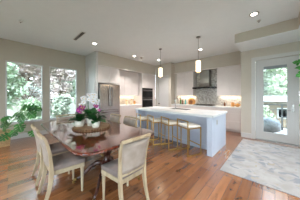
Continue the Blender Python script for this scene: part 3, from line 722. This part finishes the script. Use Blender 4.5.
# ------------------------------------------------------------ centrepiece
TC = (-2.46, 1.07)
t = thing('wood_slice_tray', 'round wood slice tray with bark rim in the middle of the table', 'tray', (TC[0], TC[1], .761))
pr = []
m = MB(); n = 40; vs = []; fs = []
rr = [.30*(1+.03*math.sin(5*a)+.03*random.random()) for a in [2*PI*i/n for i in range(n)]]
P = [(rr[i]*math.cos(2*PI*i/n), rr[i]*math.sin(2*PI*i/n)) for i in range(n)]
MB().prism(P, .0, .024).build('board', 'slice', t)
m = MB()
for i in range(44):
    a = 2*PI*i/44; rad = rr[int(i/44*n) % n]+.006
    m.lathe([(.010, 0), (.015, .008), (.014, .02), (.008, .028)], (rad*math.cos(a), rad*math.sin(a), 0), n=7)
m.build('bark_rim', 'bark', t)
def leaf_blade(L_, W_, bend=.5, notch=0, nL=10):
    """strap or oval leaf along +x, arching down; returns verts, faces with thickness"""
    vs = []; fs = []
    for side in (0, 1):
        for i in range(nL+1):
            s = i/nL; wd = W_/2*math.sin(PI*min(1, .06+s*.94))**.7 if s < 1 else .001
            th = bend*s; x = L_*(math.sin(th)/bend if bend else s); z = -L_*((1-math.cos(th))/bend if bend else 0)
            for q in (-1, 0, 1): vs.append((x, q*wd, z+abs(q)*wd*.25+(-.0015 if side else 0)))
    W = 3; off = W*(nL+1)
    for i in range(nL):
        for j in range(2):
            a = i*W+j; fs.append((a, a+W, a+W+1, a+1)); fs.append((off+a, off+a+1, off+a+W+1, off+a+W))
    return vs, fs
def xf(vs, Mx): return [tuple(Mx @ Vector(v)) for v in vs]
def rotm(az, el, loc): return Matrix.Translation(loc) @ Matrix.Rotation(az, 4, 'Z') @ Matrix.Rotation(-el, 4, 'Y')
def blossom(m, c, r, direction, n=5):
    d = Vector(direction).normalized(); q = d.to_track_quat('Z', 'Y').to_matrix().to_4x4()
    for k in range(n):
        a = 2*PI*k/n+.3
        rk = r*(1 if k % 2 == 0 else .85)
        vs = []; fs = []
        for i, (s, wd) in enumerate(((.08, .12), (.35, .42), (.7, .46), (.95, .22), (1.02, .02))):
            for s2 in (-1, 1): vs.append((rk*s, s2*rk*wd, .12*rk*s*s))
            if i: fs.append((i*2-2, i*2-1, i*2+1, i*2))
        m.raw(xf(vs, Matrix.Translation(c) @ q @ Matrix.Rotation(a, 4, 'Z')), fs)
def orchid(x, y, potr, poth, lab, petal, stems, nleaf, seed, r_bl, leafL):
    random.seed(seed)
    t = thing('potted_orchid', lab, 'orchid', (x, y, .786), 0, 'orchids on the wood slice tray')
    MB().lathe([(potr*.82, 0), (potr*.86, .006), (potr, poth), (potr*.9, poth), (potr*.86, poth*.85)], n=22, cap=False).build('pot', 'pot', t, smooth=True)
    MB().lathe([(.001, 0.002), (potr*.84, .002), (potr*.84, poth*.86), (.001, poth*.9)], n=18).build('potting_moss', 'soil', t)
    for k in range(nleaf):
        m = MB(); a = 2*PI*k/nleaf+random.random()*.5; vs, fs = leaf_blade(leafL*random.uniform(.7, 1.1), leafL*.36, 1.0)
        m.raw(xf(vs, rotm(a, random.uniform(.5, 1.35), (0, 0, poth*.86))), fs); m.build('leaf', 'leafO', t, smooth=True)
    sm = MB()
    for pts in stems:
        P = [Vector(p) for p in pts]; C_ = []
        for i in range(len(P)-1):
            p0 = P[max(i-1, 0)]; p1 = P[i]; p2 = P[i+1]; p3 = P[min(i+2, len(P)-1)]
            for s in range(6):
                u = s/6; C_.append(.5*((2*p1)+(-p0+p2)*u+(2*p0-5*p1+4*p2-p3)*u*u+(-p0+3*p1-3*p2+p3)*u**3))
        C_.append(P[-1]); sm.sweep([tuple(c) for c in C_], .0035, n=6)
        k0 = int(len(C_)*.55)
        for k in range(k0, len(C_)):
            if (k-k0) % 2: continue
            off = Vector((random.uniform(-.03, .03), random.uniform(-.03, .03), random.uniform(-.025, .01)))
            c = C_[k]+off; dr = Vector((.75, -.55, random.uniform(-.3, .3)))+Vector((random.uniform(-.5, .5), random.uniform(-.5, .5), 0))
            fl = MB(); lips = MB(); blossom(fl, c, r_bl*random.uniform(.8, 1.1), dr)
            lips.lathe([(.002, -.008), (.009, -.002), (.009, .004), (.003, .01)], tuple(c+dr.normalized()*.008), n=6)
            lips.build('lip', 'yellow', fl.build('blossom', petal, t))
    sm.build('stem', 'stem', t, smooth=True)
R_ = Vector((math.cos(math.radians(43.16)), math.sin(math.radians(43.16)), 0)); F_ = Vector((-R_.y, R_.x, 0))
def rl(a, b, z): v = R_*a+F_*b; return (v.x, v.y, z)
def at(a, b): v = R_*a+F_*b; return TC[0]+v.x, TC[1]+v.y
x, y = at(-.05, .04)
orchid(x, y, .064, .14, 'tall white orchid with arching sprays in the middle pot of the tray', 'petalW',
       [[rl(0, 0, .13), rl(-.05, .02, .33), rl(-.05, .02, .50), rl(.0, 0, .57), rl(.09, -.02, .54), rl(.17, -.03, .42)],
        [rl(0, .02, .13), rl(-.06, .05, .34), rl(-.08, .05, .52), rl(-.02, .05, .58), rl(.06, .04, .55), rl(.13, .03, .46)],
        [rl(0, .0, .13), rl(-.04, -.02, .30), rl(-.04, -.03, .44), rl(.02, -.04, .50), rl(.09, -.05, .46), rl(.15, -.05, .36)],
        [rl(0, .02, .13), rl(-.10, .02, .34), rl(-.13, .0, .50), rl(-.15, .02, .52), rl(-.16, 0, .38)]], 14, 3, .042, .34)
x, y = at(-.235, -.01)
orchid(x, y, .08, .10, 'magenta orchid in the left white pot on the tray', 'petalM',
       [[rl(0, 0, .09), rl(.03, .02, .22), rl(.03, 0, .33), rl(.05, 0, .38), rl(.07, 0, .31)], [rl(0, 0, .09), rl(.0, .02, .22), rl(.01, 0, .30), rl(.02, -.02, .33), rl(.0, -.03, .27)]], 13, 5, .034, .28)
x, y = at(.10, -.09)
orchid(x, y, .066, .10, 'magenta orchid in the right white pot on the tray', 'petalM',
       [[rl(0, 0, .09), rl(-.01, .02, .24), rl(0, 0, .36), rl(.0, 0, .40), rl(.03, 0, .31)]], 13, 8, .03, .28)
t = thing('pillar_candle', 'small cream pillar candle at the left of the tray', 'candle', (*at(-.235, .09), .786))
MB().lathe([(.025, 0), (.025, .07), (.02, .072), (.003, .066)], n=16).build('wax', 'cream', t, smooth=True)
MB().sweep([(0, 0, .064), (0, 0, .08)], .0015, n=5).build('wick', 'dark', t)

# ------------------------------------------------------------ monstera by the window
def monstera_leaf(L_):
    """heart shaped blade with deep side notches, along +x"""
    half = [(-.12, .0), (-.2, .16), (-.14, .36), (.05, .46), (.12, .16), (.18, .15), (.22, .50), (.38, .49), (.36, .14), (.43, .13), (.50, .44), (.66, .38), (.58, .11), (.65, .10), (.74, .27), (.86, .19), (1.0, 0)]
    spine = [(x, 0) for x, y in half]
    vs = []; fs = []
    for s in (1, -1):
        b = len(vs)
        for (x, y) in half:
            vs.append((x*L_, 0 if y == 0 else .012*s*L_, -.22*L_*max(0, x)**2)); vs.append((x*L_, s*y*L_, -.22*L_*max(0, x)**2-.35*L_*y*y+.03*L_))
        for i in range(len(half)-1):
            q = (b+2*i, b+2*i+2, b+2*i+3, b+2*i+1)
            fs.append(q if s > 0 else tuple(reversed(q)))
    return vs, fs
def big_plant(name, lab, loc, pot_fn, leaves, lm, face, top=.4):
    t = thing(name, lab, 'plant', loc)
    pot_fn(t)
    for (dx, dy, z, az, el, L_) in leaves:
        vs, fs = monstera_leaf(L_)
        tip = Vector((dx, dy, z))
        ax = Vector((math.cos(az)*math.cos(el), math.sin(az)*math.cos(el), math.sin(el)))
        nr = (Vector(face)+Vector((random.uniform(-.35, .35), random.uniform(-.35, .35), random.uniform(-.25, .25)))).normalized()
        nr = (nr-ax*nr.dot(ax)*.9).normalized(); ax = (ax-nr*ax.dot(nr)).normalized(); sd = nr.cross(ax)
        R4 = Matrix((ax, sd, nr)).transposed().to_4x4()
        vs = [tuple(.88*q for q in v) for v in vs]; m = MB(); m.raw(xf(vs, Matrix.Translation(tip) @ R4), fs); lf = m.build('leaf', lm, t)
        md = lf.modifiers.new('t', 'SOLIDIFY'); md.thickness = .002
        st_ = Vector((dx*.08, dy*.08, top)); mid = (st_+tip)/2+Vector((-dx*.15, -dy*.15, .10*abs(z-top)+.05))
        pts = [tuple(st_*(1-u)**2+mid*2*u*(1-u)+tip*u*u) for u in [k/8 for k in range(9)]]
        MB().sweep(pts, [.008-.0004*k for k in range(9)], n=6).build('petiole', 'stem', lf, smooth=True)
    return t
def planter_fn(t):
    m = MB(); a, b, h = .165, .14, .40
    m.raw([(-b, -b, .001), (b, -b, .001), (b, b, .001), (-b, b, .001), (-a, -a, h), (a, -a, h), (a, a, h), (-a, a, h), (-a+.02, -a+.02, h), (a-.02, -a+.02, h), (a-.02, a-.02, h), (-a+.02, a-.02, h), (-a+.02, -a+.02, h-.05), (a-.02, -a+.02, h-.05), (a-.02, a-.02, h-.05), (-a+.02, a-.02, h-.05)],
          [(3, 2, 1, 0)]+[(i, (i+1) % 4, 4+(i+1) % 4, 4+i) for i in range(4)]+[(4+i, 4+(i+1) % 4, 8+(i+1) % 4, 8+i) for i in range(4)]+[(8+i, 8+(i+1) % 4, 12+(i+1) % 4, 12+i) for i in range(4)])
    m.build('planter_box', 'planter', t, bevel=.004)
    box(-.14, .14, -.14, .14, h-.06, h-.045).build('soil', 'soil', t)
# leaf world positions worked out from the room (x, y, z, azimuth, elevation, length)
PL = (-5.34, -.10, 0)
wl = [(-5.50, -.02, .70, -140, -.2, .26), (-5.36, .03, .76, -60, -.1, .22), (-5.08, .14, .84, 40, -.1, .24), (-4.97, .22, .78, 10, -.5, .26),
      (-4.90, .32, 1.04, 60, .1, .30), (-4.72, .44, 1.02, 40, -.1, .30), (-4.76, .40, .90, 20, -.5, .28), (-4.93, .20, .58, 10, -.6, .28),
      (-5.00, .0, .34, -60, -.4, .24), (-4.98, .06, .40, 30, -.2, .22), (-4.66, .42, .40, 40, -.6, .22), (-5.52, -.02, .56, -120, -.5, .22)]
lv = [(x-PL[0], y-PL[1], z, math.radians(az), el, L_) for x, y, z, az, el, L_ in wl]
big_plant('monstera_plant', 'large sprawling green monstera in a tan planter under the first window', PL, planter_fn, lv, 'leafD', (.75, -.35, .65))

# tall leafy plant at the right edge, by the glass door
def pot_fn(t):
    MB().lathe([(.13, .001), (.15, .02), (.18, .34), (.17, .34), (.155, .30)], n=26, cap=False).build('pot', 'pot', t, smooth=True)
    MB().lathe([(.001, .02), (.14, .02), (.155, .29), (.001, .30)], n=20).build('soil', 'soil', t)
    MB().sweep([(0, 0, .3), (.02, 0, .8), (-.01, .01, 1.3), (0, 0, 1.85)], [.016, .014, .012, .01], n=8).build('trunk', 'trunk', t, smooth=True)
PR = (.86, 4.62, .012)
random.seed(21)
lv = []
for (a, b, z, az, el, L_) in ((-.28, -.10, 1.98, 185, .1, .28), (-.30, -.16, 1.86, 200, -.3, .28), (-.22, -.2, 1.80, 215, -.6, .28), (-.34, -.05, 2.08, 178, .3, .26), (-.24, -.28, 1.92, 215, .0, .32),
                          (-.2, -.1, 2.15, 200, .5, .32), (-.15, -.25, 1.72, 230, -.8, .30), (0, -.2, 2.1, 270, .3, .34), (.2, -.1, 2.0, 320, .1, .34), (.15, .1, 1.9, 20, .2, .34), (0, .15, 2.05, 90, .3, .3),
                          (-.24, -.12, 1.16, 190, -.1, .26), (.1, -.2, 1.3, 290, 0, .3), (-.1, .15, 1.55, 120, 0, .3)):
    lv.append((a, b, z, math.radians(az), el, L_))
big_plant('philodendron_plant', 'tall bright green potted plant reaching in beside the glass door handle', PR, pot_fn, lv, 'leafR', (.3, -.75, .7), top=1.3)

# ------------------------------------------------------------ outdoors
g = box(-70, 40, -40, 70, -.9, -.8).build('ground_lawn', 'grass'); struct(g)
o = box(-2.5, 3.5, YD+.142, 8.0, -.12, -.005)
m = MB()
for i in range(18): m.box(-2.5, 3.5, YD+.15+i*.14, YD+.15+i*.14+.13, -.045, -.02)
for q in (-2.3, 0, 3.2): m.box(q, q+.1, YD+.2, 7.6, -.8, -.046)
struct(m.build('deck_floor', 'deck'))
# railing
t = thing('deck_railing', 'black metal deck railing outside the glass door', 'railing', (.2, 7.5, -.02))
m = MB(); m.box(-2.6, 2.8, -.025, .025, .98, 1.02); m.build('top_rail', 'rail', t)
m = MB(); m.box(-2.6, 2.8, -.015, .015, .08, .11); m.box(-2.6, 2.8, -.015, .015, .80, .825); m.build('lower_rail', 'rail', t)
for px in (-2.6, -1.3, -.02, 1.28, 2.56): box(px, px+.05, -.026, .026, 0, 1.05).build('post', 'rail', t)
m = MB(); k = -2.5
for i in range(42):
    x = -2.5+i*.125
    if True: m.box(x-.007, x+.007, -.007, .007, .111, .799)
o = m.build('balusters', 'rail', t)
# covered patio seat
t = thing('patio_ottoman', 'low rounded grey covered patio seat beyond the glass door', 'patio seat', (-.20, 6.5, -.019))
MB().lathe([(.26, .10), (.34, .14), (.35, .36), (.31, .47), (.22, .54), (.1, .565), (.001, .568)], n=26).build('cover', 'wicker', t, smooth=True)
for k in range(4):
    a = PI/4+k*PI/2; MB().lathe([(.018, .001), (.02, .12)], (.2*math.cos(a), .2*math.sin(a), 0), n=8).build('leg', 'dark', t)
# trees
def tree(name, lab, x, y, h, r, lm, seed, n=5200, trunk_h=.22, leaf=.15, group='garden trees', cat='tree', zb=-.8, squash=.8):
    rnd = random.Random(seed)
    t = thing(name, lab, cat, (x, y, zb), 0, group)
    m = MB(); th = h*trunk_h
    m.sweep([(0, 0, 0), (.05, .03, th*.5), (0, 0, th), (.1, -.05, h*.75)], [h*.015+.02, h*.012+.015, h*.010+.01, .015], n=8)
    for k in range(6):
        a = 2*PI*k/6+rnd.random(); z0 = th*(.7+.5*rnd.random()); rr_ = r*rnd.uniform(.5, .8)
        m.sweep([(0, 0, z0), (rr_*.5*math.cos(a), rr_*.5*math.sin(a), z0+h*.15), (rr_*math.cos(a), rr_*math.sin(a), z0+h*.25)], [.045, .03, .012], n=6)
    m.build('trunk', 'trunk', t, smooth=True)
    blobs = []
    for k in range(16):
        a = rnd.random()*2*PI; q = rnd.random()**.6; zz = rnd.uniform(.05, .95)
        blobs.append((r*q*.75*math.cos(a)*(1.1-zz*.5), r*q*.75*math.sin(a)*(1.1-zz*.5), th+(h-th)*zz, r*rnd.uniform(.28, .5)))
    m = MB()
    for i in range(n):
        bx_, by_, bz_, br_ = rnd.choice(blobs)
        d = Vector((rnd.gauss(0, 1), rnd.gauss(0, 1), rnd.gauss(0, 1))).normalized()*br_*rnd.uniform(.6, 1.05)
        c = Vector((bx_, by_, bz_))+Vector((d.x, d.y, d.z*squash))
        u = Vector((rnd.gauss(0, 1), rnd.gauss(0, 1), rnd.gauss(0, .6))).normalized(); v = u.cross(Vector((rnd.gauss(0, 1), rnd.gauss(0, 1), rnd.gauss(0, 1)))).normalized()
        s = leaf*rnd.uniform(.7, 1.6)
        m.raw([tuple(c-u*s), tuple(c+v*s*.45), tuple(c+u*s), tuple(c-v*s*.45)], [(0, 1, 2, 3)])
    m.build('crown', lm, t)
    return t
tree('garden_tree', 'green leafy tree outside the left part of the first window', -11.5, -.6, 6.5, 2.3, 'leaf1', 1)
tree('garden_tree', 'pale reddish tree rising behind the green tree at the first window', -15, 1.2, 7.5, 2.2, 'leaf3', 2)
tree('garden_tree', 'pinkish leafed tree filling the left of the second window', -12.5, 2.9, 6.0, 1.5, 'leaf3', 3)
tree('garden_tree', 'bright green tree filling the right of the second window', -12.0, 5.6, 6.5, 1.6, 'leaf1', 4, n=5600)
tree('garden_tree', 'large pale green tree far behind the second window', -19, 5.2, 9, 3.2, 'leaf2', 5, n=5600, leaf=.22)
tree('garden_tree', 'large pale tree far behind the first window', -22, -.8, 10, 3.6, 'leaf2', 6, n=5600, leaf=.25)
tree('garden_tree', 'tall pale tree between the two far trees beyond the fence', -34, 6.2, 13, 3.6, 'leaf2', 21, n=6500, leaf=.26)
tree('garden_tree', 'tall green tree farthest right beyond the fence behind the second window', -29, 12.0, 11, 3.2, 'leaf1', 22, n=6500, leaf=.26)
for i, (x, y, hh, rr_, lm, lab) in enumerate(((-8.6, -.72, 2.2, .66, 'leaf2', 'rounded pale shrub outside the left of the first window'), (-8.9, .72, 2.0, .62, 'leaf1', 'rounded green shrub outside the right of the first window'),
        (-8.8, 2.1, 2.15, .62, 'leaf2', 'rounded pale shrub outside the left of the second window'), (-9.1, 3.5, 2.3, .66, 'leaf1', 'rounded green shrub outside the right of the second window'))):
    tree('garden_shrub', lab, x, y, hh, rr_, lm, 40+i, n=3600, trunk_h=.15, leaf=.085, group='shrubs under the windows', cat='shrub')
tree('garden_tree', 'pale green tree beyond the deck, left in the door glass', -1.6, 19, 9, 2.4, 'leaf2', 11, n=5600, leaf=.2)
tree('garden_tree', 'green tree beyond the deck, right in the door glass', 3.3, 19.5, 10, 2.3, 'leaf1', 12, n=5600, leaf=.2)
tree('garden_tree', 'tall pale tree farthest beyond the deck in the door glass', .6, 30, 14, 4.6, 'leaf2', 13, n=6500, leaf=.28)
tree('garden_tree', 'slender green tree standing in the middle of the door glass', .6, 16.3, 8.5, 1.2, 'leaf1', 31, n=6000, leaf=.17)
for i, (x, y, lab) in enumerate(((-.9, 10.6, 'low green shrub below the deck, left of the neighbouring roof'), (1.5, 10.6, 'low green shrub below the deck on the right'))):
    tree('garden_shrub', lab, x, y, 1.7, .9, 'leaf1', 60+i, n=1500, trunk_h=.15, leaf=.08, group='shrubs beyond the deck', cat='shrub')
def house(lab, x, y, wx, wy, h, rh, rot, zb=-.8):
    t = thing('neighbor_house', lab, 'house', (x, y, zb), rot)
    box(-wx/2, wx/2, -wy/2, wy/2, 0, h).build('walls', 'siding', t)
    e = .4
    m = MB(); m.raw([(-wx/2-e, -wy/2-e, h+.01), (wx/2+e, -wy/2-e, h+.01), (wx/2+e, wy/2+e, h+.01), (-wx/2-e, wy/2+e, h+.01), (-wx/2-e, 0, h+rh), (wx/2+e, 0, h+rh)],
                    [(3, 2, 1, 0), (0, 1, 5, 4), (2, 3, 4, 5), (1, 2, 5), (3, 0, 4)]); m.build('roof', 'roof', t)
    for k in (-1, 0, 1):
        f = box(k*wx*.3-.5, k*wx*.3+.5, -wy/2-.05, -wy/2-.001, h*.35, h*.75).build('window', 'trim', t)
        box(k*wx*.3-.42, k*wx*.3+.42, -wy/2-.06, -wy/2-.051, h*.38, h*.72).build('pane', 'black', f)
house('pale neighbouring house with low grey roof seen through the first window', -26, 3.1, 5, 4, 2.4, 1.0, math.radians(90))
house('neighbouring house with pale roof seen through the door glass', .6, 14.0, 5.5, 2.2, 1.75, .4, 0)
t = thing('garden_fence', 'pale grey board fence beyond the shrubs outside the windows', 'fence', (-16.5, 2, -.8))
m = MB()
for i in range(80):
    m.box(-.012, .012, -8+i*.2, -8+i*.2+.19, .05, 1.85)
m.build('boards', 'fence', t)
m = MB(); m.box(-.06, -.013, -8, 8, .3, .4); m.box(-.06, -.013, -8, 8, 1.4, 1.5); m.build('rail', 'fence', t)
